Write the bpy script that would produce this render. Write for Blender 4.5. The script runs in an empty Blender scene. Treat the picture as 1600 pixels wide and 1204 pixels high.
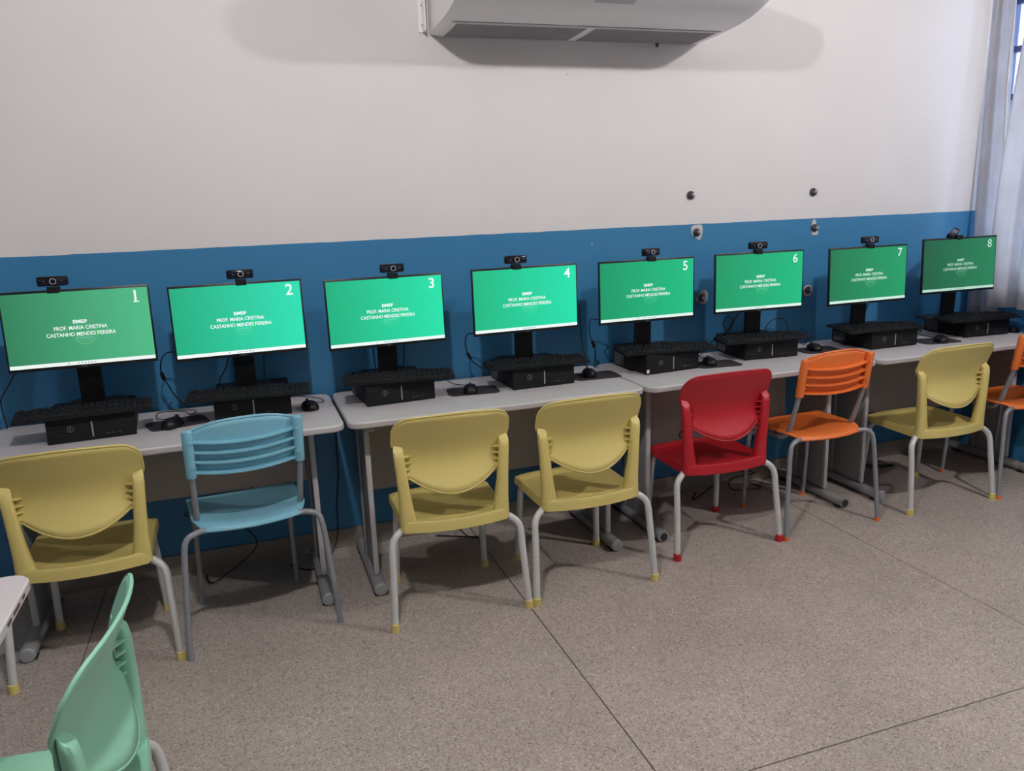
import bpy, bmesh, math, random
from mathutils import Vector, Matrix
random.seed(7)
S = bpy.context.scene
COL = S.collection
PI = math.pi
NUM = ['', 'one', 'two', 'three', 'four', 'five', 'six', 'seven', 'eight']

# ------------------------------------------------------------------ camera
YAW, PIT, ROL = math.radians(18.6964), math.radians(12.9201), math.radians(-2.0634)
cam_d = bpy.data.cameras.new('camera'); cam_o = bpy.data.objects.new('camera', cam_d); COL.objects.link(cam_o)
F = Vector((math.sin(YAW)*math.cos(PIT), math.cos(YAW)*math.cos(PIT), -math.sin(PIT)))
R0 = Vector((math.cos(YAW), -math.sin(YAW), 0)); U0 = R0.cross(F)
CR = R0*math.cos(ROL)+U0*math.sin(ROL); CU = -R0*math.sin(ROL)+U0*math.cos(ROL)
m3 = Matrix((CR, CU, -F)).transposed()
cam_o.matrix_world = Matrix.Translation((0.4609, -3.4201, 1.5271)) @ m3.to_4x4()
cam_d.sensor_fit = 'HORIZONTAL'; cam_d.sensor_width = 36; cam_d.lens = 1242.0175/1600*36
cam_d.clip_start = .02; cam_d.clip_end = 200
S.camera = cam_o
# ------------------------------------------------------------------ sky, exposure
w = bpy.data.worlds.new('sky'); S.world = w; w.use_nodes = True
bg = w.node_tree.nodes['Background']; bg.inputs[0].default_value = (.62, .76, 1, 1); bg.inputs[1].default_value = 5.0
vs = S.view_settings; vs.view_transform = 'Standard'; vs.look = 'None'; vs.exposure = 0; vs.gamma = 1; vs.use_curve_mapping = False
LAMP_POWER = 1130.0      # emission strength of the ceiling bulbs
WALL_Y, WALL_X, CEIL = .10, 4.52, 3.08

# ------------------------------------------------------------------ materials
def lin(c):
    return tuple(((v/255)/12.92 if v/255 <= .04045 else ((v/255+.055)/1.055)**2.4) for v in c)
MC = {}
def mat(name, rgb, rough=.5, metal=0, var=.06, scale=12, bump=0, bscale=60, spec=.5, emit=None):
    if name in MC: return MC[name]
    m = bpy.data.materials.new(name); m.use_nodes = True; nt = m.node_tree; n = nt.nodes; L = nt.links
    b = n['Principled BSDF']; c = lin(rgb)
    b.inputs['Roughness'].default_value = rough; b.inputs['Metallic'].default_value = metal
    b.inputs['Specular IOR Level'].default_value = spec
    tc = n.new('ShaderNodeTexCoord'); nz = n.new('ShaderNodeTexNoise'); nz.inputs['Scale'].default_value = scale; nz.inputs['Detail'].default_value = 4
    L.new(tc.outputs['Object'], nz.inputs['Vector'])
    mx = n.new('ShaderNodeMix'); mx.data_type = 'RGBA'
    mx.inputs['A'].default_value = (*[v*(1-var) for v in c], 1); mx.inputs['B'].default_value = (*[min(1, v*(1+var)) for v in c], 1)
    L.new(nz.outputs['Fac'], mx.inputs['Factor']); L.new(mx.outputs['Result'], b.inputs['Base Color'])
    if bump:
        n2 = n.new('ShaderNodeTexNoise'); n2.inputs['Scale'].default_value = bscale; n2.inputs['Detail'].default_value = 3
        L.new(tc.outputs['Object'], n2.inputs['Vector'])
        bp = n.new('ShaderNodeBump'); bp.inputs['Strength'].default_value = bump; bp.inputs['Distance'].default_value = .002
        L.new(n2.outputs['Fac'], bp.inputs['Height']); L.new(bp.outputs['Normal'], b.inputs['Normal'])
    if emit is not None:
        b.inputs['Emission Color'].default_value = (*c, 1); b.inputs['Emission Strength'].default_value = emit
    MC[name] = m
    return m
def glow(name, rgb, k=1.0):
    """light given off by a screen pixel: base black, emission only"""
    if name in MC: return MC[name]
    m = bpy.data.materials.new(name); m.use_nodes = True; b = m.node_tree.nodes['Principled BSDF']
    b.inputs['Base Color'].default_value = (.01, .01, .01, 1); b.inputs['Roughness'].default_value = .45; b.inputs['Specular IOR Level'].default_value = .12
    b.inputs['Emission Color'].default_value = (*lin(rgb), 1); b.inputs['Emission Strength'].default_value = k
    MC[name] = m; return m
def falloff_picture(name, left, right):
    """the desktop picture: viewing-angle falloff painted into the green, lighter towards its right side"""
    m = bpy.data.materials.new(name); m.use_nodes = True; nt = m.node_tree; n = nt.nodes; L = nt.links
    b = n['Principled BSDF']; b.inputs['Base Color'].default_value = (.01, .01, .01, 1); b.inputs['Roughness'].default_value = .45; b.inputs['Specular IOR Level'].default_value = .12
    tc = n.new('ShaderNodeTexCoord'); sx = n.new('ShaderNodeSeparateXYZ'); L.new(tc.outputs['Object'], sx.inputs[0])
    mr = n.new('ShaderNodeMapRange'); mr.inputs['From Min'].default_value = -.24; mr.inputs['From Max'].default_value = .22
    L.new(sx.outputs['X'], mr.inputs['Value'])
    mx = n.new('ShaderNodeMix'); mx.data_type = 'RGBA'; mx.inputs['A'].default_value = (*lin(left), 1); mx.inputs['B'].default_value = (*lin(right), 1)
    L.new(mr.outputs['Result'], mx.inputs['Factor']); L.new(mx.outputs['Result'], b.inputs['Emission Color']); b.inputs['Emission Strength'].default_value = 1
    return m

def painted_wall(name):
    m = bpy.data.materials.new(name); m.use_nodes = True; nt = m.node_tree; n = nt.nodes; L = nt.links
    b = n['Principled BSDF']; b.inputs['Specular IOR Level'].default_value = .35
    tc = n.new('ShaderNodeTexCoord'); sx = n.new('ShaderNodeSeparateXYZ'); L.new(tc.outputs['Object'], sx.inputs[0])
    nz = n.new('ShaderNodeTexNoise'); nz.inputs['Scale'].default_value = 3; nz.inputs['Detail'].default_value = 5; L.new(tc.outputs['Object'], nz.inputs['Vector'])
    ne = n.new('ShaderNodeTexNoise'); ne.inputs['Scale'].default_value = 9; L.new(tc.outputs['Object'], ne.inputs['Vector'])
    ad = n.new('ShaderNodeMath'); ad.operation = 'MULTIPLY_ADD'; ad.inputs[1].default_value = .006; L.new(ne.outputs['Fac'], ad.inputs[0]); L.new(sx.outputs['Z'], ad.inputs[2])
    gt = n.new('ShaderNodeMath'); gt.operation = 'GREATER_THAN'; gt.inputs[1].default_value = 1.395; L.new(ad.outputs[0], gt.inputs[0])
    def two(a, c):
        x = n.new('ShaderNodeMix'); x.data_type = 'RGBA'; x.inputs['A'].default_value = (*lin(a), 1); x.inputs['B'].default_value = (*lin(c), 1); L.new(nz.outputs['Fac'], x.inputs['Factor']); return x
    bl = two((58, 122, 166), (68, 133, 176)); wh = two((222, 216, 213), (229, 224, 222))
    mx = n.new('ShaderNodeMix'); mx.data_type = 'RGBA'; L.new(gt.outputs[0], mx.inputs['Factor']); L.new(bl.outputs['Result'], mx.inputs['A']); L.new(wh.outputs['Result'], mx.inputs['B'])
    L.new(mx.outputs['Result'], b.inputs['Base Color'])
    rg = n.new('ShaderNodeMapRange'); rg.inputs['To Min'].default_value = .33; rg.inputs['To Max'].default_value = .6; L.new(gt.outputs[0], rg.inputs['Value']); L.new(rg.outputs['Result'], b.inputs['Roughness'])
    n2 = n.new('ShaderNodeTexNoise'); n2.inputs['Scale'].default_value = 55; n2.inputs['Detail'].default_value = 3; L.new(tc.outputs['Object'], n2.inputs['Vector'])
    bp = n.new('ShaderNodeBump'); bp.inputs['Strength'].default_value = .12; bp.inputs['Distance'].default_value = .003; L.new(n2.outputs['Fac'], bp.inputs['Height']); L.new(bp.outputs['Normal'], b.inputs['Normal'])
    return m
def terrazzo(name):
    m = bpy.data.materials.new(name); m.use_nodes = True; nt = m.node_tree; n = nt.nodes; L = nt.links
    b = n['Principled BSDF']; b.inputs['Roughness'].default_value = .48; b.inputs['Specular IOR Level'].default_value = .4
    tc = n.new('ShaderNodeTexCoord'); gm = n.new('ShaderNodeNewGeometry')
    big = n.new('ShaderNodeTexNoise'); big.inputs['Scale'].default_value = 2.2; big.inputs['Detail'].default_value = 6; big.inputs['Roughness'].default_value = .65; L.new(gm.outputs['Position'], big.inputs['Vector'])
    vor = n.new('ShaderNodeTexVoronoi'); vor.inputs['Scale'].default_value = 210; L.new(gm.outputs['Position'], vor.inputs['Vector'])
    sp = n.new('ShaderNodeSeparateColor'); L.new(vor.outputs['Color'], sp.inputs[0])
    cr = n.new('ShaderNodeValToRGB'); e = cr.color_ramp; e.interpolation = 'CONSTANT'
    cols = [(0, (128, 117, 109)), (.12, (150, 140, 132)), (.45, (159, 149, 141)), (.74, (145, 135, 127)), (.92, (176, 167, 158)), (.98, (110, 99, 91))]
    e.elements[0].position = 0; e.elements[0].color = (*lin(cols[0][1]), 1); e.elements[1].position = cols[1][0]; e.elements[1].color = (*lin(cols[1][1]), 1)
    for p, c in cols[2:]:
        el = e.elements.new(p); el.color = (*lin(c), 1)
    L.new(sp.outputs[0], cr.inputs[0])
    st = n.new('ShaderNodeMapRange'); st.inputs['From Min'].default_value = .3; st.inputs['From Max'].default_value = .7; st.inputs['To Min'].default_value = 1.06; st.inputs['To Max'].default_value = 1.32; L.new(big.outputs['Fac'], st.inputs['Value'])
    sm = n.new('ShaderNodeTexNoise'); sm.inputs['Scale'].default_value = 9; sm.inputs['Detail'].default_value = 8; sm.inputs['Roughness'].default_value = .75; L.new(gm.outputs['Position'], sm.inputs['Vector'])
    s2 = n.new('ShaderNodeMapRange'); s2.inputs['From Min'].default_value = .57; s2.inputs['From Max'].default_value = .72; s2.inputs['To Min'].default_value = 1; s2.inputs['To Max'].default_value = .78; L.new(sm.outputs['Fac'], s2.inputs['Value'])
    mu = n.new('ShaderNodeMath'); mu.operation = 'MULTIPLY'; L.new(st.outputs['Result'], mu.inputs[0]); L.new(s2.outputs['Result'], mu.inputs[1])
    vm = n.new('ShaderNodeVectorMath'); vm.operation = 'SCALE'; L.new(cr.outputs[0], vm.inputs[0]); L.new(mu.outputs[0], vm.inputs['Scale'])
    L.new(vm.outputs[0], b.inputs['Base Color'])
    return m
def fabric(name, rgb, t=.45):
    m = bpy.data.materials.new(name); m.use_nodes = True; nt = m.node_tree; n = nt.nodes; L = nt.links
    n.remove(n['Principled BSDF']); out = n['Material Output']
    tc = n.new('ShaderNodeTexCoord'); nz = n.new('ShaderNodeTexNoise'); nz.inputs['Scale'].default_value = 6; nz.inputs['Detail'].default_value = 6; L.new(tc.outputs['Object'], nz.inputs['Vector'])
    mx = n.new('ShaderNodeMix'); mx.data_type = 'RGBA'; c = lin(rgb); mx.inputs['A'].default_value = (*[v*.78 for v in c], 1); mx.inputs['B'].default_value = (*[min(1, v*1.1) for v in c], 1); L.new(nz.outputs['Fac'], mx.inputs['Factor'])
    d = n.new('ShaderNodeBsdfDiffuse'); tr = n.new('ShaderNodeBsdfTranslucent'); ms = n.new('ShaderNodeMixShader'); ms.inputs[0].default_value = t
    L.new(mx.outputs['Result'], d.inputs[0]); L.new(mx.outputs['Result'], tr.inputs[0]); L.new(d.outputs[0], ms.inputs[1]); L.new(tr.outputs[0], ms.inputs[2]); L.new(ms.outputs[0], out.inputs[0])
    return m
def pane_glass(name):
    m = bpy.data.materials.new(name); m.use_nodes = True; nt = m.node_tree; n = nt.nodes; L = nt.links
    n.remove(n['Principled BSDF']); out = n['Material Output']
    t = n.new('ShaderNodeBsdfTransparent'); t.inputs[0].default_value = (.9, .93, .95, 1); g = n.new('ShaderNodeBsdfGlossy'); g.inputs['Roughness'].default_value = .05
    ms = n.new('ShaderNodeMixShader'); ms.inputs[0].default_value = .06; L.new(t.outputs[0], ms.inputs[1]); L.new(g.outputs[0], ms.inputs[2]); L.new(ms.outputs[0], out.inputs[0])
    return m

# ------------------------------------------------------------------ mesh helpers
class MB:
    def __init__(s): s.v = []; s.f = []
    def add(s, vs_, fs):
        o = len(s.v); s.v += [tuple(p) for p in vs_]; s.f += [tuple(i+o for i in f) for f in fs]; return s
    def box(s, c, d, rz=0):
        cx, cy, cz = c; x, y, z = d[0]/2, d[1]/2, d[2]/2; k, q = math.cos(rz), math.sin(rz)
        p = []
        for zz in (-z, z):
            for (a, b) in ((-x, -y), (x, -y), (x, y), (-x, y)): p.append((cx+a*k-b*q, cy+a*q+b*k, cz+zz))
        return s.add(p, [(0, 3, 2, 1), (4, 5, 6, 7), (0, 1, 5, 4), (1, 2, 6, 5), (2, 3, 7, 6), (3, 0, 4, 7)])
    def bbox(s, c, d, bev=.005, seg=2):
        bm = bmesh.new(); bmesh.ops.create_cube(bm, size=1)
        for v in bm.verts: v.co = Vector((v.co.x*d[0], v.co.y*d[1], v.co.z*d[2]))
        bmesh.ops.bevel(bm, geom=bm.edges[:], offset=bev, segments=seg, affect='EDGES', profile=.5)
        bm.verts.index_update(); s.add([v.co+Vector(c) for v in bm.verts], [[v.index for v in f.verts] for f in bm.faces]); bm.free(); return s
    def rings(s, rings, closed=True, cap=True):
        n = len(rings[0]); vs_ = [p for r in rings for p in r]; fs = []
        for i in range(len(rings)-1):
            for j in range(n if closed else n-1):
                k = (j+1) % n; fs.append((i*n+j, i*n+k, (i+1)*n+k, (i+1)*n+j))
        if cap: fs.append(tuple(range(n-1, -1, -1))); fs.append(tuple((len(rings)-1)*n+j for j in range(n)))
        return s.add(vs_, fs)
    def tube(s, pts, r, seg=10, smooth=0, ends=True, flat=1.0):
        P = [Vector(p) for p in pts]
        if smooth: P = catmull(P, smooth)
        rr = r if callable(r) else (lambda t: r)
        T = [(P[min(i+1, len(P)-1)]-P[max(i-1, 0)]).normalized() for i in range(len(P))]
        up = Vector((0, 0, 1)) if abs(T[0].z) < .9 else Vector((1, 0, 0))
        a = T[0].cross(up).normalized(); rg = []
        for i, p in enumerate(P):
            a = (a-T[i]*a.dot(T[i])).normalized(); b = T[i].cross(a); q = rr(i/(len(P)-1))
            rg.append([p+a*math.cos(2*PI*j/seg)*q+b*math.sin(2*PI*j/seg)*q*flat for j in range(seg)])
        return s.rings(rg, True, ends)
    def lathe(s, prof, c=(0, 0, 0), axis='z', seg=20):
        rg = []
        for (r, h) in prof:
            ring = []
            for j in range(seg):
                t = 2*PI*j/seg; x, y = r*math.cos(t), r*math.sin(t)
                ring.append({'z': (c[0]+x, c[1]+y, c[2]+h), 'y': (c[0]+x, c[1]-h, c[2]+y), 'x': (c[0]+h, c[1]+x, c[2]+y)}[axis])
            rg.append(ring)
        return s.rings(rg, True, True)
    def prism(s, outline, z0, z1, bev=0):
        def off(k):
            n = len(outline); o = []
            for i in range(n):
                p, q, r = Vector(outline[i-1]), Vector(outline[i]), Vector(outline[(i+1) % n])
                d = ((q-p).normalized()+(r-q).normalized()).normalized(); o.append((q.x-d.y*k, q.y+d.x*k))
            return o
        rg = []
        if bev: rg.append([(x, y, z0) for x, y in off(bev)]); rg.append([(x, y, z0+bev) for x, y in outline]); rg.append([(x, y, z1-bev) for x, y in outline]); rg.append([(x, y, z1) for x, y in off(bev)])
        else: rg = [[(x, y, z0) for x, y in outline], [(x, y, z1) for x, y in outline]]
        return s.rings(rg)
    def mesh(s, name, m=None, smooth=None):
        me = bpy.data.meshes.new(name); me.from_pydata(s.v, [], s.f)
        bm = bmesh.new(); bm.from_mesh(me); bmesh.ops.recalc_face_normals(bm, faces=bm.faces[:]); bm.to_mesh(me); bm.free()
        if m: me.materials.append(m)
        if smooth is not None: shade(me, smooth)
        me.update(); return me
    def obj(s, name, m, parent=None, loc=(0, 0, 0), rot=(0, 0, 0), smooth=35):
        return link(name, s.mesh(name, m, smooth), parent, loc, rot)
def shade(me, ang):
    for p in me.polygons: p.use_smooth = True
    try: me.set_sharp_from_angle(angle=math.radians(ang))
    except Exception: pass
def link(name, data, parent=None, loc=(0, 0, 0), rot=(0, 0, 0)):
    o = bpy.data.objects.new(name, data); COL.objects.link(o); o.parent = parent; o.location = loc; o.rotation_euler = rot; return o
def catmull(P, k):
    out = []
    for i in range(len(P)-1):
        a, b, c, d = P[max(i-1, 0)], P[i], P[i+1], P[min(i+2, len(P)-1)]
        for j in range(k):
            t = j/k; out.append(.5*((2*b)+(c-a)*t+(2*a-5*b+4*c-d)*t*t+(3*b-a-3*c+d)*t**3))
    out.append(P[-1]); return out
def rrect(x0, x1, y0, y1, r, n=6):
    o = []
    for (cx, cy, a) in ((x1-r, y1-r, 0), (x0+r, y1-r, 90), (x0+r, y0+r, 180), (x1-r, y0+r, 270)):
        for i in range(n+1):
            t = math.radians(a+90*i/n); o.append((cx+r*math.cos(t), cy+r*math.sin(t)))
    return o
def empty(name, loc, rz=0, label=None, cat=None, group=None):
    o = bpy.data.objects.new(name, None); COL.objects.link(o); o.empty_display_size = .1; o.location = loc; o.rotation_euler = (0, 0, rz)
    if label: tag(o, label, cat, group)
    return o
def tag(o, label, cat, group=None):
    o['label'] = label; o['category'] = cat
    if group: o['group'] = group
    return o
def struct(o): o['kind'] = 'structure'; return o
def copy_tree(o, parent=None):
    c = o.copy(); COL.objects.link(c); c.parent = parent
    for ch in list(o.children): copy_tree(ch, c)
    return c
_txt = {}
def text_mesh(body, width=None, height=None, m=None, weight=0):
    key = (body, width, height, m.name, weight)
    if key in _txt: return _txt[key]
    cu = bpy.data.curves.new('lettering', 'FONT'); cu.body = body; cu.align_x = 'CENTER'; cu.size = 1; cu.offset = weight; cu.resolution_u = 3
    o = bpy.data.objects.new('lettering', cu); COL.objects.link(o); bpy.context.view_layer.update()
    me = bpy.data.meshes.new_from_object(o.evaluated_get(bpy.context.evaluated_depsgraph_get()))
    bpy.data.objects.remove(o); bpy.data.curves.remove(cu)
    xs = [v.co.x for v in me.vertices]; ys = [v.co.y for v in me.vertices]
    cx, cy = (min(xs)+max(xs))/2, (min(ys)+max(ys))/2; W, H = max(xs)-min(xs), max(ys)-min(ys)
    sy = height/H; sx = width/W if width else sy
    for v in me.vertices: v.co = Vector(((v.co.x-cx)*sx, 0, (v.co.y-cy)*sy))      # stands upright, read from -y
    me.materials.clear(); me.materials.append(m); _txt[key] = me; return me

# ------------------------------------------------------------------ the room
M_wall = painted_wall('blue dado and white wall paint'); M_floor = terrazzo('terrazzo')
M_joint = mat('floor joint', (70, 60, 53), .7); M_ceil = mat('ceiling white', (182, 180, 180), .7, var=.02, scale=2)
M_base = mat('cement skirting', (140, 130, 118), .7, var=.15, scale=8)
X0, Y0 = -3.0, -6.6
fl = struct(MB().box(((X0+WALL_X)/2, (Y0+WALL_Y)/2, -.053), (WALL_X-X0+.4, WALL_Y-Y0+.4, .1)).obj('floor', M_joint, smooth=None))
gx = [X0, -1.79, -.20, 1.40, 2.98, WALL_X]; gy = [Y0, -5.02, -3.43, -1.843, WALL_Y]; J = .0018
for i in range(5):
    for j in range(4):
        cx, cy = (gx[i]+gx[i+1])/2, (gy[j]+gy[j+1])/2
        MB().prism(rrect(gx[i]+J, gx[i+1]-J, gy[j]+J, gy[j+1]-J, .004, 2), -.02, 0, .0012).obj('floor_slab', M_floor, fl, smooth=None)
wb = struct(MB().box(((X0+WALL_X)/2, WALL_Y+.075, CEIL/2), (WALL_X-X0+.3, .15, CEIL)).obj('wall_back', M_wall, smooth=None))
struct(MB().box((X0-.075, (Y0+WALL_Y)/2, CEIL/2), (.15, WALL_Y-Y0, CEIL)).obj('wall_left', M_wall, smooth=None))
struct(MB().box(((X0+WALL_X)/2, Y0-.075, CEIL/2), (WALL_X-X0+.3, .15, CEIL)).obj('wall_front', M_wall, smooth=None))
struct(MB().box(((X0+WALL_X)/2, (Y0+WALL_Y)/2, CEIL+.06), (WALL_X-X0+.4, WALL_Y-Y0+.4, .12)).obj('ceiling', M_ceil, smooth=None))
struct(MB().bbox(((X0+WALL_X)/2, WALL_Y-.006, .045), (WALL_X-X0-.02, .012, .09), .003).obj('baseboard_back', M_base))
# right wall with the window opening
WY0, WY1, WZ0, WZ1 = -1.75, .06, 1.02, 2.72
wr = MB(); T = .15; xc = WALL_X+T/2
wr.box((xc, (WY1+WALL_Y)/2, CEIL/2), (T, WALL_Y-WY1, CEIL)); wr.box((xc, (Y0+WY0)/2, CEIL/2), (T, WY0-Y0, CEIL))
wr.box((xc, (WY0+WY1)/2, WZ0/2), (T, WY1-WY0, WZ0)); wr.box((xc, (WY0+WY1)/2, (WZ1+CEIL)/2), (T, WY1-WY0, CEIL-WZ1))
struct(wr.obj('wall_right', M_wall, smooth=None))
M_frame = mat('dark blue window frame', (76, 84, 124), .45); M_glass = pane_glass('window glass')
win = struct(empty('window_1', (WALL_X+.028, 0, 0)))
fr = MB()
for z in (WZ0+.02, WZ1-.02): fr.box((0, (WY0+WY1)/2, z), (.05, WY1-WY0, .04))
for y in (WY0+.02, WY1-.02): fr.box((0, y, (WZ0+WZ1)/2), (.05, .05, WZ1-WZ0))
fr.obj('window_frame', M_frame, win, smooth=None)
ny, nz_ = 6, 7
for i in range(1, ny): MB().box((0, WY0+(WY1-WY0)*i/ny, (WZ0+WZ1)/2), (.028, .022, WZ1-WZ0-.08)).obj('window_bar', M_frame, win, smooth=None)
for j in range(1, nz_): MB().box((0, (WY0+WY1)/2, WZ0+(WZ1-WZ0)*j/nz_), (.03, WY1-WY0-.08, .03)).obj('window_bar', M_frame, win, smooth=None)
for i in range(ny):
    for j in range(nz_):
        MB().box((.0, WY0+(WY1-WY0)*(i+.5)/ny, WZ0+(WZ1-WZ0)*(j+.5)/nz_), (.004, (WY1-WY0)/ny-.022, (WZ1-WZ0)/nz_-.03)).obj('pane', M_glass, win, smooth=None)

# curtains on the right wall
M_cur = fabric('grey white curtain cloth', (232, 229, 231), .5); M_rod = mat('white rod', (200, 200, 198), .4, .3)
def curtain(name, label, ya, yb, z0, z1, x, amp, waves, lean=0.0, hem=.0, lean2=0.0):
    """hanging cloth: folds along y, amplitude larger at the hem"""
    ny_, nz2 = max(24, waves*14), 18; V = []; Fc = []
    rnd = random.Random(len(label)); ph = [rnd.uniform(-.6, .6) for _ in range(waves+2)]
    for j in range(nz2+1):
        t = j/nz2; z = z0+(z1-z0)*t
        for i in range(ny_+1):
            u = i/ny_; k = u*waves; q = ph[int(k)]*(1-(k % 1))+ph[min(int(k)+1, waves+1)]*(k % 1)
            y = ya+(yb-ya)*u+lean*(1-u)*t*t+lean2*u*t
            a = amp*(.55+.45*(1-t))
            xx = x-a*math.sin(2*PI*k+q+.5*math.sin(3*t))-.35*a*math.sin(4*PI*k+1.3+2*t)
            V.append((xx, y, z+(hem*math.sin(7*u) if j == 0 else 0)))
    for j in range(nz2):
        for i in range(ny_):
            a = j*(ny_+1)+i; Fc.append((a, a+1, a+ny_+2, a+ny_+1))
    root = empty(name, (x, (ya+yb)/2, z0), 0, label, 'curtain', 'curtains over the window')
    mb = MB().add([(p[0]-x, p[1]-(ya+yb)/2, p[2]-z0) for p in V], Fc)
    o = mb.obj('cloth', M_cur, root, smooth=180); sm = o.modifiers.new('thick', 'SOLIDIFY'); sm.thickness = .0025
    return root
ca = curtain('curtain', 'narrow grey curtain strip with a cream pull cord in the room corner', .085, -.125, .755, 2.9, 4.462, .008, 2, 0, 0, .095)
cb = curtain('curtain', 'wide pale grey pleated curtain covering the window behind the last monitor', -.112, -1.75, .875, 2.9, 4.395, .030, 9, -.15, .006)
rod = empty('curtain_rod', (4.43, -.85, 2.92), 0, 'white curtain rod above the window on the right wall', 'curtain rod')
MB().tube([(0, .9, 0), (0, -1.0, 0)], .012).obj('rod', M_rod, rod)
for y in (.86, -.05, -.96): MB().box((.045, y, 0), (.09, .02, .03)).obj('bracket', M_rod, rod, smooth=None)
M_cord = mat('cream cord', (214, 207, 196), .6)
MB().tube([Vector(p)-Vector(ca.location) for p in [(4.425, -.055, 2.9), (4.425, -.07, 2.45), (4.425, -.068, 2.1), (4.425, -.085, 1.8), (4.425, -.10, 1.5), (4.43, -.115, 1.3)]], .006, 8, 8).obj('pull_cord', M_cord, ca)

# wall anchor bolts with chipped paint around them
M_bolt = mat('dark metal bolt', (84, 80, 84), .35, .4); M_tip = mat('worn bolt tip', (190, 186, 186), .35, .7); M_chip = mat('bare plaster', (205, 200, 198), .8, var=.12, scale=30)
bolts = [((2.617, 1.533), None, 'anchor bolt on the white wall above the gap between monitors five and six'),
         ((3.348, 1.527), None, 'anchor bolt on the white wall above the gap between monitors six and seven'),
         ((2.653, 1.351), [(-.03, .026), (-.012, .036), (.02, .038), (.034, .03), (.036, -.005), (.025, -.034), (.008, -.036), (-.004, -.024), (-.026, -.01)], 'anchor bolt with big chipped plaster patch just below the white paint edge'),
         ((3.367, 1.342), [(-.018, .008), (-.012, .036), (-.002, .046), (.01, .034), (.014, .008), (.028, -.02), (.022, -.036), (-.002, -.038), (-.016, -.026)], 'anchor bolt with tall pear-shaped plaster patch right of the webcam on monitor six'),
         ((2.686, 1.022), [(-.03, -.012), (-.018, .012), (.004, .036), (.028, .036), (.042, .018), (.04, -.012), (.024, -.032), (.0, -.03)], 'anchor bolt with rounded plaster patch between monitors five and six'),
         ((3.3455, 1.016), [(-.03, .006), (-.012, .026), (.012, .026), (.026, .012), (.028, -.016), (.012, -.03), (-.014, -.028), (-.026, -.014)], 'anchor bolt with small plaster ring between monitors six and seven')]
for (bx, bz), patch, lab in bolts:
    r = empty('anchor_bolt', (bx, WALL_Y, bz), 0, lab, 'bolt', 'anchor bolts left in the wall')
    MB().lathe([(.021, 0), (.021, .006), (.018, .012), (.012, .018), (.0115, .024), (.001, .026)], axis='y', seg=16).obj('bolt_head', M_bolt, r)
    MB().lathe([(.009, .022), (.009, .028), (.005, .033), (.0005, .034)], c=(.001, 0, .001), axis='y', seg=12).obj('bolt_tip', M_tip, r)
    if patch:
        pts = [p for p in catmull([Vector((x, y, 0)) for x, y in patch+patch[:1]], 4)][:-1]
        MB().rings([[(p.x*1.0, -.0002, p.y) for p in pts], [(p.x*.96, -.0022, p.y*.96) for p in pts]]).obj('plaster_patch', M_chip, r, smooth=None)
for (x, z, s) in ((2.0815, 1.3195, .004), (1.97, 2.085, .005)):
    MB().bbox((x, WALL_Y-.0008, z), (s*1.5, .002, s*2), .0005, 1).obj('paint_chip', M_chip, wb)

# ------------------------------------------------------------------ ceiling lamps
M_bulb = mat('lamp glow', (253, 250, 250), .5, emit=LAMP_POWER, var=0); M_sock = mat('white socket', (230, 230, 228), .5)
for k, (x, y, lab) in enumerate(((.50, -2.40, 'white ceiling bulb nearest the first monitors'), (3.70, -2.35, 'white ceiling bulb nearest the window'))):
    r = empty('ceiling_lamp', (x, y, CEIL), 0, lab, 'lamp', 'ceiling bulbs')
    MB().lathe([(.06, 0), (.06, -.015), (.03, -.03), (.03, -.06)], seg=20).obj('socket', M_sock, r)
    MB().lathe([(.02, -.05), (.035, -.07), (.055, -.10), (.055, -.12), (.035, -.145), (.001, -.155)], seg=14).obj('bulb', M_bulb, r, smooth=180)

# ------------------------------------------------------------------ air conditioner
M_ac = mat('white ac plastic', (242, 240, 239), .35, var=.02); M_acg = mat('grey ac grille', (176, 172, 172), .6); M_acd = mat('ac seam', (120, 116, 116), .6)
M_acp = mat('ac display', (196, 195, 198), .3); M_acs = mat('ac screw', (110, 106, 108), .4, .5)
acx0, acx1 = 1.335, 2.655
ac = empty('air_conditioner', (0, WALL_Y, 2.2), 0, 'white wall-mounted air conditioner hanging above the computers', 'air conditioner')
prof = [(.098, 2.229), (-.05, 2.232), (-.15, 2.238), (-.23, 2.245), (-.30, 2.256), (-.36, 2.271), (-.42, 2.292), (-.47, 2.32), (-.51, 2.36), (-.535, 2.41), (-.54, 2.45), (-.52, 2.49), (.098, 2.50)]
def under(y):
    for (a, b), (c, d) in zip(prof, prof[1:]):
        if c <= y <= a: return b+(d-b)*(a-y)/(a-c)
def acp(x, inset=0):
    cy, cz = -.2, 2.37
    return [(x, (y-cy)*(1-inset)+cy-WALL_Y*1 if True else 0, (z-cz)*(1-inset*1.6)+cz-2.2) for y, z in prof]
MB().rings([acp(acx0, .04), acp(acx0+.012, .014), acp(acx0+.035, 0), acp(acx1-.035, 0), acp(acx1-.012, .014), acp(acx1, .04)]).obj('body', M_ac, ac, smooth=40)
def undersheet(name, m, x0, x1, y0, y1, dz, th=.004, par=ac):
    n = 8; top = []; bot = []
    V = []; Fc = []
    for i in range(n+1):
        y = y0+(y1-y0)*i/n; z = under(y)-2.2-dz
        V += [(x0, y-WALL_Y, z), (x1, y-WALL_Y, z), (x1, y-WALL_Y, z+th), (x0, y-WALL_Y, z+th)]
    for i in range(n):
        a, b = 4*i, 4*i+4
        for q in range(4): Fc.append((a+q, a+(q+1) % 4, b+(q+1) % 4, b+q))
    Fc += [(3, 2, 1, 0), (4*n, 4*n+1, 4*n+2, 4*n+3)]
    return MB().add(V, Fc).obj(name, m, par, smooth=30)
undersheet('grille_frame', M_ac, 1.38, 2.605, .090, -.138, .004, .006)
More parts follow.
